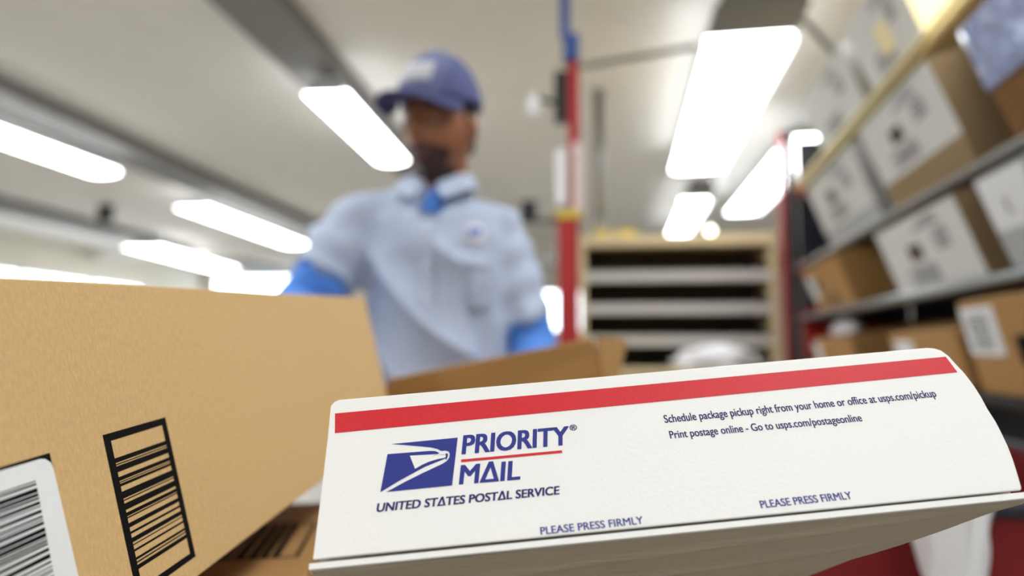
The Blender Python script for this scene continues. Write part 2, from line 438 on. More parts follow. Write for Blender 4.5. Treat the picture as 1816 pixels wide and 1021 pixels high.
printed('press_lettering', (('PLEASE PRESS FIRMLY', 92.8, .95, 136.0, 1.35, 3.1, BI, .12), dict(bold=.028)),
        (('PLEASE PRESS FIRMLY', 187.0, 2.9, 227.0, 3.1, 3.2, BI, .12), dict(bold=.028)))
MB().poly([(61.6, 36.2), (106.8, 36.2), (106.8, 37.5), (61.6, 37.5)], .12, M['red_ink']).xf(S4).build('red_rule', wbx)

# ------------------------------------------------------------------ big brown carton at left
U2 = Vector((-.061, .996, .057)).normalized()
V2 = Vector((-.228, -.07, .971)); V2 = (V2 - U2 * V2.dot(U2)).normalized()
N2 = U2.cross(V2)
lbx = empty('shipping_carton', 'large pale brown carton with black barcode panel filling the left foreground', 'box', frame(Vector((-.2365, .831, 1.055)), U2, V2, N2))
DB = .195
bd = MB()
bd.box((-690, 0, -DB * 1000), (0, 160.5, 0), M['kraft'])
bd.xf(S4).build('body', lbx, bevel=.0012)
t = MB()
t.box((-690, 160.4, -DB * 500 - 25), (2, 160.8, -DB * 500 + 25), M['tape']); t.box((0, 100, -DB * 500 - 25), (.4, 160.8, -DB * 500 + 25), M['tape'])
t.xf(S4).build('tape', lbx)
K = M['black_ink']
bc = MB()
def q(u0, v0, u1, v1, z=.15, m=K): bc.poly([(u0, v0), (u1, v0), (u1, v1), (u0, v1)], z, m)
fu0, fu1, fv0, fv1 = -527.4, -475.0, 10.4, 86.7
q(fu0, fv1 - 3.6, fu1, fv1); q(fu0, fv0, fu1, fv0 + 3.2); q(fu0, fv0 + 3.2, -522.6, fv1 - 3.6); q(-479.4, fv0 + 3.2, fu1, fv1 - 3.6)
bars = [(318, 345), (353, 359), (366, 400), (430, 452), (459, 464), (470, 485), (517, 558), (566, 572), (588, 625), (642, 663), (669, 676), (705, 730), (755, 768), (792, 818), (830, 836), (860, 872), (908, 922), (932, 940), (952, 976)]
for a, b in bars:
    q(-522.7, 83.2 - (b - 210) * .08, -479.3, 83.2 - (a - 210) * .08)
bc.xf(S4).build('printed_barcode', lbx)
bc = MB()
q(-600, 82.6, -561.7, 85.8); q(-564.2, 72.8, -561.7, 82.6)
bc.xf(S4).build('printed_corner_mark', lbx)
lab = [(-650, -2), (-560.6, -2), (-560.6, 30), (-561.9, 78.5), (-562.6, 81.8), (-565.2, 83.9), (-568, 84.5), (-650, 84.5)]
lo = MB().prism(lab, .25, .5, M['paper']).xf(S4).build('shipping_label', lbx)
bc = MB(); rr = random.Random(3); v = 76.8
while v > 4:
    h = rr.choice((.45, .45, .8, .8, 1.25, 1.7)); q(-630, v - h, -572.6 - .02 * (77 - v), v, .6, K); v -= h + rr.choice((.4, .55, .8, 1.1))
bc.xf(S4).build('label_barcode', lo)

# ------------------------------------------------------------------ brown carton lying below, with a barcode panel on its top
e1 = Vector((.246, -.969, 0)).normalized(); e2 = Vector((.969, .246, 0)).normalized(); UP = Vector((0, 0, 1))
e1 = e2.cross(UP) * 1.0            # towards the camera
cor = Vector((-.2, .745, .98))     # far right top corner before shifting onto the measured edge
edge = Vector((-.216, .53, .98))
cr = edge + e2 * 0 - e1 * (e1.dot(edge) - e1.dot(Vector((-.30, .738, .98))))
bsx = empty('shipping_carton', 'brown carton lying flat under the large carton, barcode panel on its top', 'box', frame(cr - UP * .18, e1, e2, UP))
MB().box((0, -.34, 0), (.36, 0, .18), M['kraft2']).build('body', bsx, bevel=.0015)
def base_uv(P): d = Vector(P) - cr; return (d.dot(e1), d.dot(e2))
p1, p2 = base_uv((-.254, .627, .98)), base_uv((-.234, .548, .98)); p3 = base_uv((-.281, .539, .98)); p4 = base_uv((-.265, .654, .98))
ua, ub = p4[0], p2[0]; vr = p2[1]; th = .0035
bc = MB(); z = .1803
vl = vr - .12
for (a, b, c, d) in ((ua, vl, ua + th, vr), (ub - th, vl, ub, vr), (ua, vr - th, ub, vr), (ua, vl, ub, vl + th)):
    bc.poly([(a, b), (c, b), (c, d), (a, d)], z, K)
v = vr - .016
rr = random.Random(5)
while v > vl + .01:
    h = rr.choice((.0018, .003, .006)); bc.poly([(ua, v - h), (ub, v - h), (ub, v), (ua, v)], z, K); v -= h + rr.choice((.002, .003, .004))
bc.build('printed_barcode', bsx)

# ------------------------------------------------------------------ table carrying the parcels, and the carton propping the white box
tb = empty('sorting_table', 'grey work table beneath the cartons in the foreground', 'table', (-.28, .62, 0))
MB().box((-.62, -.36, .765), (.46, .40, .80), M['table']).build('tabletop', tb, bevel=.004)
for sx in (-.57, .41):
    for sy in (-.31, .35):
        MB().box((sx - .02, sy - .02, 0), (sx + .02, sy + .02, .765), M['pipe']).build('leg', tb)
sp = empty('shipping_carton', 'small brown carton propping up the white mailing box from below', 'box', frame((-.02, .44, .80), Vector((.988, .157, 0)), Vector((-.157, .988, 0)), UP))
MB().box((-.10, -.05, 0), (.13, .055, .178), M['kraft2']).build('body', sp, bevel=.002)
MB().box((-.10, -.02, .178), (.13, .02, .1784), M['tape']).build('tape', sp)

# ------------------------------------------------------------------ open carton between the white box and the man
oc = empty('open_carton', 'open brown carton with raised flaps behind the white mailing box', 'box', frame((-.12, 1.0, .80), Vector((.99, -.02, .0)).normalized(), Vector((.02, .99, 0)).normalized(), UP))
b = MB(); tk = .004; x0, x1, y0, y1, hz = -.16, .15, -.13, .07, .255
b.box((x0, y0, 0), (x1, y1, tk), M['kraft2'])
b.box((x0, y0, tk), (x0 + tk, y1, hz), M['kraft2']); b.box((x1 - tk, y0, tk), (x1, y1, hz), M['kraft2'])
b.box((x0 + tk, y0, tk), (x1 - tk, y0 + tk, hz), M['kraft2']); b.box((x0 + tk, y1 - tk, tk), (x1 - tk, y1, hz), M['kraft2'])
b.build('body', oc)
def flap(p, name='flap', th=.003, m=M['kraft2'], parent=oc, nrm=None):
    p = [Vector(q_) for q_ in p]
    nn = (p[1] - p[0]).cross(p[2] - p[0]).normalized() * th
    n_ = len(p)
    MB().add(p + [q_ + nn for q_ in p], [list(range(n_))[::-1], list(range(n_, 2*n_))] + [(i, (i+1) % n_, n_+(i+1) % n_, n_+i) for i in range(n_)], m).build(name, parent, world=True)
flap([(-.27, .865, 1.05), (.022, .872, 1.05), (.020, .85, 1.116), (.008, .85, 1.160), (-.004, .85, 1.159), (-.249, .85, 1.110)])
flap([(.022, .876, 1.05), (.030, 1.06, 1.05), (.060, 1.065, 1.162), (.012, .885, 1.163)], m=M['kraft2'])
flap([(-.278, .88, 1.055), (-.272, 1.06, 1.055), (-.36, 1.06, 1.10), (-.36, .90, 1.095)])

# ------------------------------------------------------------------ man
man = empty('person', 'man in pale blue postal shirt and slate blue cap leaning over the cartons', 'person', (-.36, 1.52, 0))
SK = M['skin']
HC = Vector((-.312, 1.425, 1.626))       # middle of the head
HR = Matrix.Rotation(R(-20), 4, 'Z') @ Matrix.Rotation(R(9), 4, 'X') @ Matrix.Rotation(R(5), 4, 'Y')
def HP(x, y, z): return HC + (HR @ Vector((x, y, z)))
def g(d, s): return math.exp(-(d / s) ** 2)
def headfn(q_, d):
    x, y, z = q_
    if z < 0:
        t_ = min(1, -z / .118)
        x *= 1 - .30 * t_ ** 1.6
        if y > 0: y *= 1 - .45 * t_ ** 1.4
    if y < 0:
        f = max(0, -d.y) ** .6
        y -= f * (.026 * g(x, .013) * g(z + .030, .020) + .014 * g(x, .010) * g(z - .002, .026))     # nose
        y -= f * (.006 * g(abs(x) - .028, .022) * g(z - .030, .010))                                   # brow
        y += f * (.010 * g(abs(x) - .031, .014) * g(z - .006, .011))                                   # sockets
        y -= f * (.008 * g(x, .022) * g(z + .062, .007) + .007 * g(x, .020) * g(z + .075, .006))       # lips
        y -= f * (.010 * g(x, .022) * g(z + .105, .016))                                               # chin
        y -= f * (.004 * g(abs(x) - .042, .016) * g(z + .022, .018))                                   # cheeks
    return HR @ Vector((x, y, z))
bodyb = MB()
bodyb.ball(HC, (.073, .095, .118), SK, 72, 60, headfn)
for s in (-1, 1):
    bodyb.tube([HP(s * .072, .008, .020), HP(s * .080, .014, .010), HP(s * .080, .012, -.012), HP(s * .073, .004, -.030)], [(.006, .012), (.0075, .017), (.0075, .015), (.005, .008)], SK, 14)
SHR, SHL = Vector((-.505, 1.475, 1.435)), Vector((-.195, 1.50, 1.415))
ELR, ELL = Vector((-.590, 1.36, 1.215)), Vector((-.116, 1.47, 1.150))
WRR, WRL = Vector((-.47, 1.02, 1.17)), Vector((-.085, 1.31, 1.075))
bodyb.tube([HP(0, .028, -.055), Vector((-.335, 1.475, 1.49)), Vector((-.345, 1.50, 1.42))], [.054, .056, .075], SK, 24)
bodyb.tube([(-.345, 1.53, .90), (-.34, 1.52, 1.05), (-.335, 1.50, 1.22), (-.34, 1.495, 1.36), (-.342, 1.50, 1.43), (-.342, 1.495, 1.475)],
           [(.130, .090), (.125, .090), (.142, .100), (.145, .100), (.130, .085), (.07, .06)], SK, 32, up=(1, 0, 0))
for sh, el, wr in ((SHR, ELR, WRR), (SHL, ELL, WRL)):
    bodyb.tube([sh + (Vector((-.342, 1.5, 1.43)) - sh) * .4, sh, sh.lerp(el, .4), el, el.lerp(wr, .35), wr], [.05, .052, .046, .039, .038, .026], SK, 18)
for s in (-1, 1):
    hx = -.345 + s * .085
    bodyb.tube([(hx, 1.53, .95), (hx + s * .01, 1.52, .75), (hx + s * .015, 1.515, .52), (hx + s * .018, 1.54, .30), (hx + s * .02, 1.56, .09), (hx + s * .02, 1.56, .05)], [.085, .082, .056, .052, .036, .036], SK, 18)
def hand(wr, d, pn, side):
    """palm and five bent fingers; d points along the hand, pn out of the palm, side to the thumb"""
    d = Vector(d).normalized(); pn = Vector(pn); pn = (pn - d * pn.dot(d)).normalized(); sd = d.cross(pn) * side
    bodyb.tube([wr - d * .02, wr + d * .02, wr + d * .06, wr + d * .092], [(.024, .018), (.036, .016), (.041, .015), (.036, .011)], SK, 16, up=sd)
    for k, (off, L) in enumerate(((.030, .070), (.010, .080), (-.011, .073), (-.030, .058))):
        p = wr + d * .085 + sd * off; pts = [p - d * .02, p]
        dd = d.copy()
        for j, f in enumerate((.45, .32, .23)):
            dd = (Matrix.Rotation(R(24 + 6 * k) * 1, 3, d.cross(pn)) @ dd).normalized() if j else (dd + pn * .25).normalized()
            p = p + dd * L * f; pts.append(p)
        bodyb.tube(pts, [.009, .0092, .0088, .008, .0065], SK, 10)
    p = wr + d * .025 + sd * .028
    bodyb.tube([p, p + (sd * .7 + d * .5 + pn * .25) * .03, p + (sd * .75 + d * .8 + pn * .4) * .05, p + (sd * .65 + d * 1.1 + pn * .65) * .065], [.014, .012, .0105, .008], SK, 10)
hand(WRR, (.15, -1, -.10), (.5, .1, -.9), -1)
hand(WRL, (.0, -.75, -.66), (-.6, -.2, -.6), 1)
bo = remesh(bodyb.build('body', man, world=True), .0042, 5)
me = bo.data
for k in ('beard', 'lips'): me.materials.append(M[k])
HI = (Matrix.Translation(HC) @ HR).inverted()
for p in me.polygons:
    c = HI @ p.center
    if abs(c.x) < .08 and -.125 < c.z < .0 and c.y < .03:
        if abs(c.x) < .024 and -.081 < c.z < -.055 and c.y < -.08: p.material_index = 2
        elif (c.z < -.048 and abs(c.x) < .05 and c.y < -.035) or (abs(c.x) < .034 and -.056 < c.z < -.044 and c.y < -.06) or (c.z < -.085 and c.y < 0): p.material_index = 1
for s in (-1, 1):
    e = MB().ball(HP(s * .031, -.0705, .005), .0118, M['eye_white'], 16, 12).build('eye', man, smooth=True, world=True)
    MB().ball(HP(s * .031 - .002, -.0797, .002), (.0065, .003, .0065), M['iris'], 12, 8).build('iris', e, smooth=True, world=True)
    MB().tube([HP(s * .015, -.092, .026), HP(s * .033, -.090, .031), HP(s * .050, -.074, .026)], [.003, .0045, .0025], M['hair'], 8).build('eyebrow', man, smooth=True, world=True)
# short hair under the cap
hb = MB(); vv = []; na, nb_ = 28, 6
for j in range(nb_ + 1):
    for i in range(na + 1):
        a = R(-10) + R(200) * i / na
        z = .045 - .105 * j / nb_ * (.55 + .45 * math.sin(max(0, a)) if 0 < a < math.pi else .55)
        rx, ry = .0765 - .004 * j / nb_, .1 - .012 * j / nb_
        vv.append(HP(rx * math.cos(a), ry * math.sin(a), z))
hb.add(vv, [(j*(na+1)+i, j*(na+1)+i+1, (j+1)*(na+1)+i+1, (j+1)*(na+1)+i) for j in range(nb_) for i in range(na)], M['hair'])
ho = hb.build('hair', man, smooth=True, world=True)
sm = ho.modifiers.new('s', 'SOLIDIFY'); sm.thickness = .005
# cap: crown with front panel and brim
def capfn(q_, d):
    q_ = Vector(q_)
    if q_.z < 0: q_.z = 0
    return HR @ Vector((q_.x, q_.y, q_.z + .045 - q_.y * .06))
cp = MB().ball(HC, (.086, .108, .112), M['cap'], 48, 32, capfn)
fa = len(cp.f)
co = cp.build('cap', man, smooth=True, world=True, weld=True)
co.data.materials.append(M['cap_panel'])
for p in co.data.polygons:
    c = HI @ p.center
    if c.y < -.03 and abs(c.x) < .052: p.material_index = 1
br = MB(); vv = []; nb2, nr = 28, 8
for k, off in enumerate((0, -.004)):
    for j in range(nr + 1):
        for i in range(nb2 + 1):
            a = R(199) + R(142) * i / nb2
            ex = (j / nr) * .078 * max(0, math.sin(-(a)) ) ** .8
            x, y = math.cos(a) * (.086 + ex * .22), math.sin(a) * .108 - ex
            vv.append(HP(x, y, .052 - .010 * (j / nr) + off - .16 * x * x / .05 * (.4 + .6 * j / nr) - y * .03))
W1 = nb2 + 1; T = W1 * (nr + 1)
for k in (0, 1):
    br.add([], [], M['brim'])
ff = [(k*T+j*W1+i, k*T+j*W1+i+1, k*T+(j+1)*W1+i+1, k*T+(j+1)*W1+i) for k in (0, 1) for j in range(nr) for i in range(nb2)]
rim = [j * W1 for j in range(nr + 1)]
ff += [(nr*W1+i, nr*W1+i+1, T+nr*W1+i+1, T+nr*W1+i) for i in range(nb2)]
br.add(vv, ff, M['brim'])
br.build('brim', co, smooth=True, world=True)
em = MB(); vv = []
for j in range(6):
    for i in range(11):
        x = -.036 + .072 * i / 10; z = .028 + .042 * j / 5
        y = -.1105 * math.sqrt(max(0, 1 - (x / .088) ** 2 - (z / .1145) ** 2))
        vv.append(HR @ Vector((x, y, z + .045 - y * .06)) + HC)
em.add(vv, [(j*11+i, j*11+i+1, (j+1)*11+i+1, (j+1)*11+i) for j in range(5) for i in range(10)], M['thread'])
eo = em.build('cap_emblem', co, smooth=True, world=True)
so = eo.modifiers.new('s', 'SOLIDIFY'); so.thickness = .002
MB().ball(HP(0, -.002, .158), (.007, .007, .004), M['cap'], 12, 8).build('cap_button', co, smooth=True, world=True)

# shirt: torso and short sleeves in one cloth surface with diagonal folds
sh = MB(); SM = M['shirt']
sh.tube([(-.335, 1.525, .93), (-.325, 1.505, 1.02), (-.318, 1.492, 1.14), (-.320, 1.485, 1.26), (-.330, 1.485, 1.36), (-.342, 1.492, 1.425), (-.340, 1.495, 1.470), (-.334, 1.488, 1.500), (-.328, 1.482, 1.520)],
        [(.180, .135), (.172, .135), (.168, .135), (.170, .132), (.178, .122), (.172, .105), (.128, .088), (.086, .072), (.066, .064)], SM, 40, up=(1, 0, 0))
CU_R = SHR.lerp(ELR, .66); CU_L = SHL.lerp(ELL, .84)
sh.tube([(-.40, 1.49, 1.435), SHR + Vector((.005, 0, -.01)), SHR.lerp(ELR, .35) + Vector((.0, 0, 0)), CU_R], [.070, .076, .078, (.083, .074)], SM, 28)
sh.tube([(-.28, 1.495, 1.425), SHL + Vector((-.005, 0, -.005)), SHL.lerp(ELL, .4), CU_L], [.062, .066, .064, (.064, .060)], SM, 28)
so_ = remesh(sh.build('shirt', man, world=True), .006, 8)
nrm_ = [v_.normal.copy() for v_ in so_.data.vertices]
for v_, n_v in zip(so_.data.vertices, nrm_):
    c = v_.co.copy()
    f = 0
    front = max(0, min(1, (1.50 - c.y) / .08))
    # drapery pulled from the raised shoulder down across the belly
    s_ = (c.x + .49) * .80 + (c.z - 1.40) * .52
    bend = (c.x + .47) ** 2 * 1.2
    f += .030 * (.42 - abs(math.sin((s_ - bend) * 34)) ** .7) * front * max(0, min(1, (1.42 - c.z) / .10)) * max(0, min(1, (-.17 - c.x) / .1))
    f += .008 * math.sin(c.x * 90 + c.z * 10) * front * max(0, min(1, (c.x + .27) / .04)) * max(0, min(1, (1.26 - c.z) / .06))
    if c.x < -.49: f += .004 * math.sin(c.z * 85 + c.x * 40)
    if c.x > -.175: f += .003 * math.sin(c.z * 80 - c.x * 40)
    v_.co = c + n_v * f
# collar, placket, pocket
def sheet(name, rows, m, th=.003, parent=man):
    b_ = MB(); nc = len(rows[0])
    b_.add([p for r_ in rows for p in r_], [(j*nc+i, j*nc+i+1, (j+1)*nc+i+1, (j+1)*nc+i) for j in range(len(rows) - 1) for i in range(nc - 1)], m)
    o = b_.build(name, parent, smooth=True, world=True)
    s1 = o.modifiers.new('sub', 'SUBSURF'); s1.levels = 2; s1.render_levels = 2
    s2 = o.modifiers.new('s', 'SOLIDIFY'); s2.thickness = th; s2.offset = 0
    return o
for s in (-1, 1):
    top, bot = [], []
    for i in range(9):
        a = R(90) - s * R(21.6) * i         # from the nape round to the throat
        cx, cy = -.326, 1.472
        k8 = i / 8
        top.append(Vector((cx + math.cos(a) * .063, cy + math.sin(a) * .066, 1.548 - .050 * k8 ** 2)))
        rr_ = .082 + .020 * k8
        bot.append(Vector((cx + math.cos(a) * rr_ + s * .018 * k8 ** 3, cy + math.sin(a) * rr_ * 1.10, 1.512 - .020 * k8 - .044 * k8 ** 4)))
    mid = [a_.lerp(b_, .45) + Vector((0, 0, .010)) for a_, b_ in zip(top, bot)]
    sheet('collar', [top, mid, bot], M['shirt'])
def front_pt(x, z, lift=.004):
    """front of the shirt found by looking along +Y"""
    ok, loc, nrm, idx = so_.ray_cast(Vector((x, 0.5, z)), Vector((0, 1, 0)))
    return loc - Vector((0, lift, 0)) if ok else Vector((x, 1.37, z))
bpy.context.view_layer.update()
sheet('placket', [[front_pt(x, z, .003) for x in (-.342, -.327, -.312)] for z in (1.41, 1.37, 1.33, 1.28, 1.23, 1.18)], M['shirt'], .002)
for z in (1.39, 1.32, 1.25):
    MB().ball(front_pt(-.327, z, .006), (.005, .002, .005), M['frame'], 12, 8).build('button', man, smooth=True, world=True)
pk = sheet('chest_pocket', [[front_pt(x, z, .006) for x in (-.238, -.215, -.195)] for z in (1.335, 1.30, 1.26, 1.225)], M['shirt'], .002)
sheet('pocket_flap', [[front_pt(x, z, .009) for x in (-.240, -.215, -.193)] for z in (1.338, 1.325, 1.312)], M['shirt'], .002, pk)
em = sheet('shirt_emblem', [[front_pt(x, z, .006) for x in (-.244, -.228, -.212)] for z in (1.405, 1.385, 1.365)], M['white_sign'], .002)
sheet('emblem_mark', [[front_pt(x + (z - 1.388) * .25, z, .0085) for x in (-.240, -.228, -.216)] for z in (1.397, 1.388, 1.379)], M['emblem_blue'], .001, em)
# undershirt: blue neck and blue sleeves below the short sleeves
us = MB().tube([(-.312, 1.452, 1.470), (-.316, 1.446, 1.455), (-.322, 1.446, 1.43)], [(.030, .050), (.036, .058), (.045, .070)], M['undershirt'], 28, up=(1, 0, 0), cap=False)
uo = us.build('undershirt_neck', man, smooth=True, world=True)
MB().tube([SHR.lerp(ELR, .5), SHR.lerp(ELR, .8), ELR + Vector((-.01, 0, 0)), ELR.lerp(WRR, .25), ELR.lerp(WRR, .5)], [.058, .062, .062, .054, .048], M['undershirt'], 24).build('undershirt_sleeve', man, smooth=True, world=True)
MB().tube([SHL.lerp(ELL, .6), SHL.lerp(ELL, .85), ELL, ELL.lerp(WRL, .45), ELL.lerp(WRL, .95)], [.052, .056, .054, .046, .036], M['undershirt'], 24).build('undershirt_sleeve', man, smooth=True, world=True)
tr = MB()
tr.tube([(-.345, 1.53, 1.0), (-.345, 1.53, .90), (-.345, 1.53, .80)], [(.160, .118), (.168, .128), (.165, .12)], M['trousers'], 32, up=(1, 0, 0))
for s in (-1, 1):
    hx = -.345 + s * .085
    tr.tube([(hx, 1.53, .92), (hx + s * .01, 1.52, .72), (hx + s * .015, 1.515, .5), (hx + s * .018, 1.535, .28), (hx + s * .02, 1.55, .05)], [.098, .096, .076, .07, .066], M['trousers'], 24)
remesh(tr.build('trousers', man, world=True), .008, 6)
for s in (-1, 1):
    hx = -.345 + s * .105
    MB().tube([(hx, 1.63, .045), (hx, 1.58, .055), (hx, 1.50, .046), (hx, 1.42, .035), (hx, 1.36, .028)], [(.034, .040), (.042, .055), (.045, .045), (.048, .034), (.03, .024)], M['shoe'], 20, up=(1, 0, 0)).build('shoe', man, smooth=True, world=True)

# ------------------------------------------------------------------ storage rack on the right
AN = R(5.9)
RF = Vector((math.sin(AN), math.cos(AN), 0)); RN = Vector((-math.cos(AN), math.sin(AN), 0)); RB = -RN
RP = Vector((.9, 1.5, 0))
def rp(s, b_, z): return RP + RF * s + RB * b_ + UP * z
FAR, NEAR, DEP = 2.40, -.55, .52
rk = empty('storage_rack', 'tall steel parcel rack with sloping shelves along the right side', 'rack', frame(RP, RB, RF, UP))
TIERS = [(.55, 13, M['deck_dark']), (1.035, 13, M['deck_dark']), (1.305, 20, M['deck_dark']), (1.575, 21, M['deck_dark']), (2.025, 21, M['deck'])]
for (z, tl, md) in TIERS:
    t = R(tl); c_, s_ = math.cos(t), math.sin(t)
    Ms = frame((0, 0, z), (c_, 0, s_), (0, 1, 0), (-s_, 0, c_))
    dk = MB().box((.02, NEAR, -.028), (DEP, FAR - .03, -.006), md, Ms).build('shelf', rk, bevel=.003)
    low = z < 1.2 or z > 1.9
    MB().tube([(.004, NEAR, z - .002), (.004, FAR - .05, z - .002)], .008 if low else .0135, M['deck'] if z > 1.9 else M['dark_metal'] if low else M['pipe'] if z > 1.5 else M['rail_metal'], 16).build('shelf_rail', rk, smooth=True)
    MB().box((.022, FAR - .05, z - .045), (.085, FAR - .004, z + .035), M['red_paint']).build('beam_bracket', rk, bevel=.003)
    MB().box((.02, FAR - .03, -.05), (DEP, FAR, .02), M['red_paint'], Ms).build('cross_beam', rk, bevel=.003)
for s in (NEAR - .03, FAR + .03):
    for b_ in (-.005, DEP + .02):
        MB().box((b_ - .025, s - .03, 0), (b_ + .025, s + .03, 2.36 if b_ < .1 and s > 0 else 2.6), M['dark_metal']).build('upright', rk, bevel=.003)
MB().box((-.056, FAR + .065, 0), (-.032, FAR + .10, 2.38), M['red_paint']).build('corner_guard', rk, bevel=.003)
MB().box((.03, FAR + .005, .2), (DEP, FAR + .02, 2.3), M['dark_metal']).build('end_panel', rk)
MB().box((DEP + .05, NEAR, .1), (DEP + .06, FAR, 2.55), M['dark_metal']).build('back_panel', rk)
MB().box((.03, FAR - .02, 1.10), (DEP, FAR + .004, 1.28), M['red_paint']).build('red_end_board', rk)

def print_marks(parent, L, H, seed, dark=True, low=0.0):
    """printed panels on the aisle face of a carton"""
    r_ = random.Random(seed)
    mk = MB(); z = -.0006
    def rect(x0, y0, x1, y1, m):
        y0, y1 = low + y0 * (H - low) / H, low + y1 * (H - low) / H
        mk.add([(z, x0, y0), (z, x1, y0), (z, x1, y1), (z, x0, y1)], [(0, 1, 2, 3)], m)
    if dark: rect(L * .50, H * .42, L * .66, H * .64, M['brown_ink'])
    for k in range(4): rect(L * .18, H * (.48 + .07 * k), L * (.34 - .03 * (k % 2)), H * (.48 + .07 * k + .045), M['grey_ink'])
    for k in range(5): rect(L * (.40 + .004 * k), H * (.10 + .05 * k), L * (.78 - .05 * (k % 3)), H * (.10 + .05 * k + .033), M['grey_ink'])
    for k in range(3): rect(L * .22, H * (.80 + .05 * k), L * (.52 - .06 * k), H * (.80 + .05 * k + .03), M['grey_ink'])
    return mk.build('printed_mark', parent)

def rbox(s0, s1, H, tl, z, dep, m, mside, label, name='carton', off=.02, marks=None, dark=True, group=None, low=0.0):
    """carton on a sloping shelf; x = back, y = along the rack (away from camera), z = up, all in the tilted frame"""
    t = R(tl); c_, s_ = math.cos(t), math.sin(t)
    bx = RB * c_ + UP * s_; bz = -RB * s_ + UP * c_
    root = empty(name, label, 'box', frame(rp(s0, 0, z) + bx * off + bz * .0005, bx, RF, bz), group)
    L = s1 - s0
    b_ = MB()
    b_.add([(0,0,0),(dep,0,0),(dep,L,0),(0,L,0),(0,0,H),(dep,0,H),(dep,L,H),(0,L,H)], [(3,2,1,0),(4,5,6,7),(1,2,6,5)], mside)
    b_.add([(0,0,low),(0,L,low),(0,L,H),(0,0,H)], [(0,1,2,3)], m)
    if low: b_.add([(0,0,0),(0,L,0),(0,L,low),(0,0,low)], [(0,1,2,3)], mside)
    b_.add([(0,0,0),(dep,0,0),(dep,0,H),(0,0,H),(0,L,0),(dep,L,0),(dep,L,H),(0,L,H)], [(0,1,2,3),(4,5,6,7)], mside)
    b_.build('body', root, bevel=0 if low else .004, weld=not low)
    MB().box((dep * .5 - .024, 0, H - .0005), (dep * .5 + .024, L, H + .0008), M['tape']).build('tape', root)
    if marks is not None: print_marks(root, L, H, marks, dark, low)
    return root, L, H
def rlabel(root, y0, z0, y1, z1, name='paper_label', m=None, seed=1, lines=True):
    lo_ = MB().box((-.0016, y0, z0), (-.0004, y1, z1), m or M['paper']).build(name, root)
    if lines:
        k_ = MB(); r_ = random.Random(seed); hh = z1 - z0; ww = y1 - y0; n_ = 7
        for i in range(n_):
            za = z0 + hh * (.12 + .76 * i / n_)
            x = y0 + ww * .22
            while x < y1 - ww * .22:
                wd_ = ww * r_.uniform(.06, .16); k_.add([(-.0022, x, za), (-.0022, min(x + wd_, y1 - ww * .15), za), (-.0022, min(x + wd_, y1 - ww * .15), za + hh * .07), (-.0022, x, za + hh * .07)], [(0, 1, 2, 3)], M['black_ink'] if i % 2 else M['grey_ink']); x += wd_ + ww * .05
        k_.build('handwriting', lo_)
    return lo_
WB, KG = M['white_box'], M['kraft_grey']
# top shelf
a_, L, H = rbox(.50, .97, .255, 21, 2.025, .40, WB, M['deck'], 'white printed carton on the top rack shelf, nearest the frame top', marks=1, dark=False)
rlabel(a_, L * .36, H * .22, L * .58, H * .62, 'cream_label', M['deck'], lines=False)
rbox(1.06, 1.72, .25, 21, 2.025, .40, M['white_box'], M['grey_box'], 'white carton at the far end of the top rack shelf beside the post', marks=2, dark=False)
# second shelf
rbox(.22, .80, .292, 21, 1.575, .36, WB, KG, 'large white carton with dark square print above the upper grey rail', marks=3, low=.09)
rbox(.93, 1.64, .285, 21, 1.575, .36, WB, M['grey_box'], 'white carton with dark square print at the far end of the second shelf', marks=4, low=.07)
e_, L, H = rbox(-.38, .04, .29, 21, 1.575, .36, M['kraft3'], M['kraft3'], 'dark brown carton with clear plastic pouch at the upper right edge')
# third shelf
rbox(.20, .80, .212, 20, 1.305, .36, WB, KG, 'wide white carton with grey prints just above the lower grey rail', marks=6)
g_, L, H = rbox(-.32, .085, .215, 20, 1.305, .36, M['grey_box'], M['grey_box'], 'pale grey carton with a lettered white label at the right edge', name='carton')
rlabel(g_, L * .50, H * .42, L * .98, H * .97, lines=False)
put = MB(); v_, f_ = text_mesh('K', bold=.028)
put.add([(-.0022, L * .80 - p[0] * .05, H * .56 + p[1] * .055) for p in v_], f_, M['grey_ink']); put.build('marker_letter', g_)
h_, L, H = rbox(1.30, 1.93, .215, 20, 1.305, .36, M['kraft2'], M['kraft2'], 'small brown carton with white label at the far end of the third shelf')
rlabel(h_, L * .80, H * .30, L * 1.0, H * .80, lines=False)
k_ = MB()
for i in range(4): k_.add([(-.0006, L * .3, H * (.12 + .06 * i)), (-.0006, L * .62, H * (.12 + .06 * i)), (-.0006, L * .62, H * (.15 + .06 * i)), (-.0006, L * .3, H * (.15 + .06 * i))], [(0, 1, 2, 3)], M['brown_ink'])
k_.add([(-.0006, L * .66, H * .45), (-.0006, L * .78, H * .45), (-.0006, L * .78, H * .66), (-.0006, L * .66, H * .66)], [(0, 1, 2, 3)], M['black_ink'])
k_.build('printed_mark', h_)
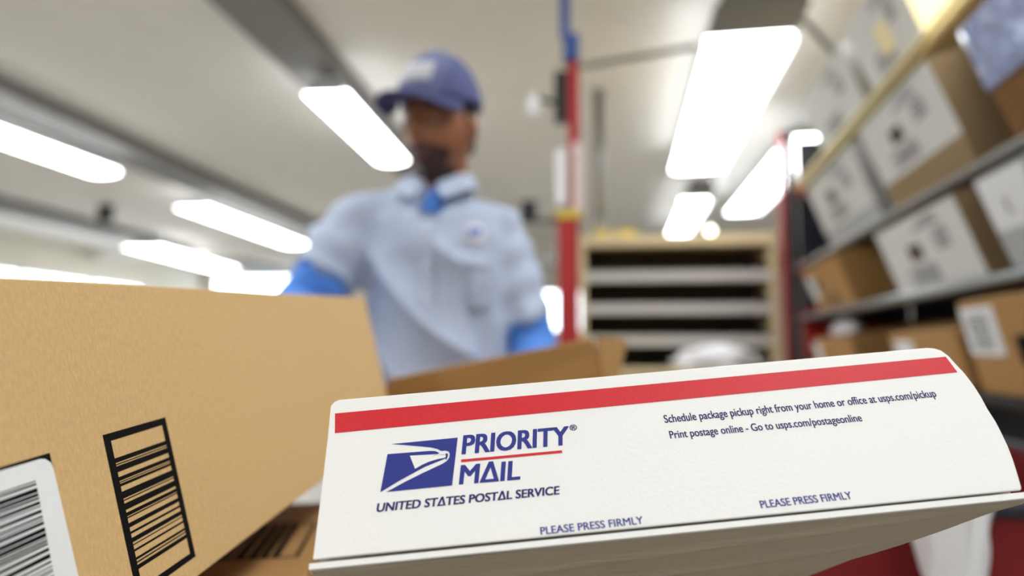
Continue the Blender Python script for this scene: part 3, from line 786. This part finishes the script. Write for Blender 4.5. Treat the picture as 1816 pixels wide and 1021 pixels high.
# bottom visible shelf
k0, L, H = rbox(-.30, .27, .222, 13, 1.035, .36, M['kraft2'], M['kraft2'], 'large brown carton with scribbled white label on the lowest visible shelf')
rlabel(k0, L * .70, H * .42, L * .99, H * .93, seed=4)
k_ = MB(); k_.add([(-.0006, L * .46, H * .34), (-.0006, L * .60, H * .34), (-.0006, L * .60, H * .62), (-.0006, L * .46, H * .62)], [(0, 1, 2, 3)], M['black_ink']); k_.build('printed_mark', k0)
j0, L, H = rbox(.33, .84, .155, 13, 1.035, .34, M['kraft2'], M['kraft2'], 'low brown carton left of the scribbled label carton on the lowest visible shelf')
rlabel(j0, L * .62, H * .50, L * .92, H * .85, lines=False)
i0, L, H = rbox(1.30, 1.98, .145, 13, 1.035, .34, M['kraft2'], M['kraft2'], 'flat brown carton at the far end of the lowest visible shelf')
rlabel(i0, L * .80, H * .10, L * 1.0, H * .9, lines=False)
# crumpled white paper on the flat carton
def crumple(name, c, r, m, label, cat, seed, amp=.35):
    def fn(q_, d):
        n_ = noise.noise(d * 2.3 + Vector((seed, 0, 0))) + .5 * noise.noise(d * 5 + Vector((0, seed, 0)))
        q_ = q_ * (1 + amp * n_)
        if q_.z < -r[2] * .5: q_.z = -r[2] * .5
        return q_
    o = MB().ball((0, 0, r[2] * .5), r, m, 40, 24, fn).build(name, smooth=True)
    o.location = c
    return tag(o, label, cat)
t = R(13); ib = rp(1.72, .02, 1.035) + (RB * math.cos(t) + UP * math.sin(t)) * .11 + (-RB * math.sin(t) + UP * math.cos(t)) * .158
cpp = crumple('crumpled_paper', ib, (.055, .15, .04), M['poly'], 'crumpled white paper on top of the flat brown carton by the post', 'paper', 2.0)
cpp.rotation_euler = (0, -t, -AN)
# clear pouch on the dark brown carton
pn = MB(); nx, ny = 14, 16; vv = []
for j in range(ny + 1):
    for i in range(nx + 1):
        y = .16 + .26 * i / nx; z = .13 + .15 * j / ny
        vv.append((-.004 - .007 * abs(noise.noise(Vector((y * 22, z * 30, 1)))) - .004 * (1 if 2 < i < 12 and 2 < j < 14 else 0), y, z))
pn.add(vv, [(j*(nx+1)+i, j*(nx+1)+i+1, (j+1)*(nx+1)+i+1, (j+1)*(nx+1)+i) for j in range(ny) for i in range(nx)], M['pouch'])
po = pn.build('plastic_pouch', e_, smooth=True)
s1 = po.modifiers.new('s', 'SOLIDIFY'); s1.thickness = .002; s1.offset = 1

# ------------------------------------------------------------------ wooden sorting case at the back
CY = 4.32; cx0, cx1 = -.038, 1.165
sc = empty('sorting_case', 'pale wooden sorting case with dark pigeonhole shelves at the back', 'shelving', (.56, CY + .2, 0))
MB().box((cx0, CY, 1.02), (cx0 + .037, CY + .40, 1.855), M['maple']).build('side_panel', sc, world=True, bevel=.003)
MB().box((cx1 - .04, CY, 1.02), (cx1, CY + .40, 1.855), M['maple']).build('side_panel', sc, world=True, bevel=.003)
MB().box((cx0, CY - .01, 1.785), (cx1, CY + .41, 1.85), M['maple']).build('top_panel', sc, world=True, bevel=.003)
MB().box((cx0 + .037, CY + .36, 1.02), (cx1 - .04, CY + .38, 1.785), M['case_dark']).build('back_panel', sc, world=True)
MB().box((cx0 - .03, CY - .22, .98), (cx1, CY + .40, 1.02), M['maple']).build('counter', sc, world=True, bevel=.004)
MB().box((cx0, CY - .16, 0), (cx1, CY + .40, .98), M['maple']).build('base_cabinet', sc, world=True, bevel=.004)
for z in (1.59, 1.386, 1.188):
    b_ = MB().box((cx0 + .038, CY + .01, z - .012), (cx1 - .041, CY + .36, z + .006), M['maple']).build('shelf', sc, world=True)
    MB().box((cx0 + .038, CY - .004, z - .03), (cx1 - .041, CY + .009, z + .032), M['strip']).build('label_strip', b_, world=True)
for z in (1.596, 1.392, 1.194, 1.02):
    d_ = MB(); rr = random.Random(int(z * 100))
    for i in range(46):
        x = cx0 + .05 + i * (cx1 - cx0 - .1) / 45
        d_.box((x - .001, CY + .03, z), (x + .001, CY + .34, z + rr.uniform(.045, .075)), M['green_plastic'])
    d_.build('divider_row', sc, world=True)

# things on and around the case
crumple('plastic_bag', (.77, CY - .13, 1.02), (.25, .10, .085), M['poly'], 'crumpled white plastic bag lying on the sorting case counter', 'bag', 5.0, .3)
tr_ = MB()
for k in range(24):
    a0, a1 = 2 * math.pi * k / 24, 2 * math.pi * (k + 1) / 24
    p_ = []
    for a in (a0, a1):
        for rr_, zz in ((.03, 0), (.05, 0), (.05, .048), (.03, .048)): p_.append((rr_ * math.cos(a), rr_ * math.sin(a), zz))
    tr_.add(p_, [(0, 1, 5, 4), (1, 2, 6, 5), (2, 3, 7, 6), (3, 0, 4, 7)], M['yellow_tape'])
o = tr_.build('tape_roll', weld=True); o.location = (.10, CY + .1, 1.85); tag(o, 'yellow tape roll on the left end of the sorting case top', 'tape')
o = MB().box((-.06, -.04, 0), (.06, .04, .05), M['yellow_tape']).build('small_box', bevel=.004); o.location = (.26, CY + .1, 1.85); tag(o, 'small yellow box beside the tape roll on the sorting case', 'box')
lm = empty('glint_ball', 'tiny glowing ball for a bright reflection on the sorting case top under the ceiling lights', 'lamp', (.79, CY + .10, 1.85))  # small glowing ball put in for a bright reflection
MB().tube([(0, 0, 0), (0, 0, .012)], [.025, .02], M['black_plastic'], 16).build('base', lm)
MB().ball((0, 0, .038), .026, M['glint'], 16, 10).build('glint', lm, smooth=True)
# ------------------------------------------------------------------ red post with signs, lamp and conduit
ps = empty('red_post', 'red steel post with signs and blue top between the man and sorting case', 'post', (-.062, 2.6, 0))
MB().box((-.043, -.04, 0), (.036, .04, 1.655), M['red_post']).build('lower_post', ps, bevel=.004)
MB().box((-.002, -.02, 1.655), (.042, .02, 2.27), M['red_post']).build('upper_post', ps, bevel=.003)
MB().box((-.05, -.046, 1.635), (.048, .046, 1.665), M['yellow_tape']).build('yellow_band', ps)
MB().box((-.048, -.05, 1.69), (-.012, -.043, 1.90), M['white_sign']).build('white_sign', ps)
MB().box((.018, -.032, 1.66), (.050, -.024, 1.93), M['pink_sign']).build('pink_sign', ps)
MB().box((-.02, -.045, 2.26), (.045, .045, 2.36), M['blue_paint']).build('blue_cap', ps, bevel=.006)
MB().box((-.03, -.02, 2.36), (.008, .02, ZC), M['blue_paint']).build('blue_pole', ps)
MB().box((-.055, -.03, 2.02), (-.002, .03, 2.22), M['black_plastic']).build('bracket', ps, bevel=.006)
gl = MB().tube([(-.05, 0, 2.10), (-.12, 0, 2.12)], .01, M['black_plastic'], 10).build('lamp_arm', ps)
MB().ball((-.135, 0, 2.09), (.025, .025, .05), M['white_sign'], 20, 14).build('lamp_globe', ps, smooth=True)
pp = empty('conduit', 'vertical grey conduit pipe hanging from the ceiling above the sorting case', 'pipe', (.10, 4.85, ZC))
MB().tube([(0, 0, 0), (0, 0, -.95)], .035, M['pipe'], 16).build('pipe', pp, smooth=True)
MB().box((-.05, -.05, -1.08), (.05, .05, -.94), M['pipe']).build('junction_box', pp, bevel=.005)
o = MB().tube([(-.02, 3.6, 2.66), (.28, 3.6, 2.70), (.60, 3.6, 2.745)], .016, M['pipe'], 12).build('cable', smooth=True)
tag(o, 'thin grey cable running from the red post towards the largest ceiling light', 'cable')
arc = [(.70, 3.4, ZC), (.73, 3.4, 2.86), (.80, 3.4, 2.86), (.90, 3.4, 2.875), (1.0, 3.4, 2.83), (1.10, 3.4, 2.75), (1.22, 3.4, 2.59), (1.26, 3.45, 2.50)]
o = MB().tube(arc, .018, M['pipe'], 12).build('flexible_conduit', smooth=True)
tag(o, 'grey flexible conduit arching over the near end of the largest ceiling light', 'cable')
MB().tube([(-.04, 0, 1.635), (-.26, 0, 1.645)], .014, M['pipe'], 12).build('side_arm', ps, smooth=True)
MB().box((-.185, -.03, 1.63), (-.12, .03, 1.71), M['black_plastic']).build('sensor_box', ps, bevel=.006)
hs = empty('hanging_sign', 'small dark sign hanging from the ceiling at the far left', 'sign', (-6.1, 8.0, ZC))
MB().box((-.10, -.02, -.26), (.10, .02, -.04), M['black_plastic']).build('panel', hs, bevel=.005)
MB().tube([(0, 0, 0), (0, 0, -.05)], .01, M['pipe'], 8).build('rod', hs)

# ------------------------------------------------------------------ red hamper and white sack at lower right
hp = empty('hamper_cart', 'red canvas hamper cart below the rack at lower right', 'cart', (.51, 1.17, 0))
hx0, hx1, hy0, hy1, hz0, hz1 = -.265, .27, -.31, .31, .16, .965
b_ = MB(); tkk = .012
b_.box((hx0, hy0, hz0), (hx1, hy1, hz0 + tkk), M['red_fabric'])
b_.box((hx0, hy0, hz0), (hx0 + tkk, hy1, hz1), M['red_fabric']); b_.box((hx1 - tkk, hy0, hz0), (hx1, hy1, hz1), M['red_fabric'])
b_.box((hx0, hy0, hz0), (hx1, hy0 + tkk, hz1), M['red_fabric']); b_.box((hx0, hy1 - tkk, hz0), (hx1, hy1, hz1), M['red_fabric'])
b_.build('canvas_bin', hp)
MB().tube([(hx0, hy0, hz1), (hx1, hy0, hz1), (hx1, hy1, hz1), (hx0, hy1, hz1), (hx0, hy0, hz1)], .012, M['dark_metal'], 10, up=(0, 0, 1)).build('rim', hp)
for sx in (hx0 + .05, hx1 - .05):
    for sy in (hy0 + .05, hy1 - .05):
        w_ = MB().tube([(sx - .015, sy, .05), (sx + .015, sy, .05)], .05, M['black_plastic'], 20, up=(0, 0, 1)).build('wheel', hp)
        MB().box((sx - .025, sy - .02, .09), (sx + .025, sy + .02, hz0), M['dark_metal']).build('caster_fork', hp)
sk = MB(); n1, n2 = 26, 22; vv = []
for j in range(n1 + 1):
    t_ = j / n1
    z = 1.0 - .24 * t_
    hw = .040 * (1 - t_) ** .9 + .005
    for i in range(n2):
        a = 2 * math.pi * i / n2
        f = 1 + .22 * math.sin(3 * a + 5 * t_) + .10 * math.sin(7 * a - 9 * t_) + .18 * noise.noise(Vector((math.cos(a) * 2, math.sin(a) * 2, t_ * 4)))
        vv.append((.385 + .012 * math.sin(t_ * 3) - .012 * t_ + hw * f * math.cos(a), .812 + hw * .5 * f * math.sin(a), z))
sk.add(vv, [(j*n2+i, j*n2+(i+1) % n2, (j+1)*n2+(i+1) % n2, (j+1)*n2+i) for j in range(n1) for i in range(n2)] + [list(range(n2)), [n1*n2+i for i in range(n2)][::-1]], M['poly'])
o = sk.build('plastic_sack', smooth=True)
tag(o, 'white plastic sack corner hanging over the front of the red hamper', 'bag')
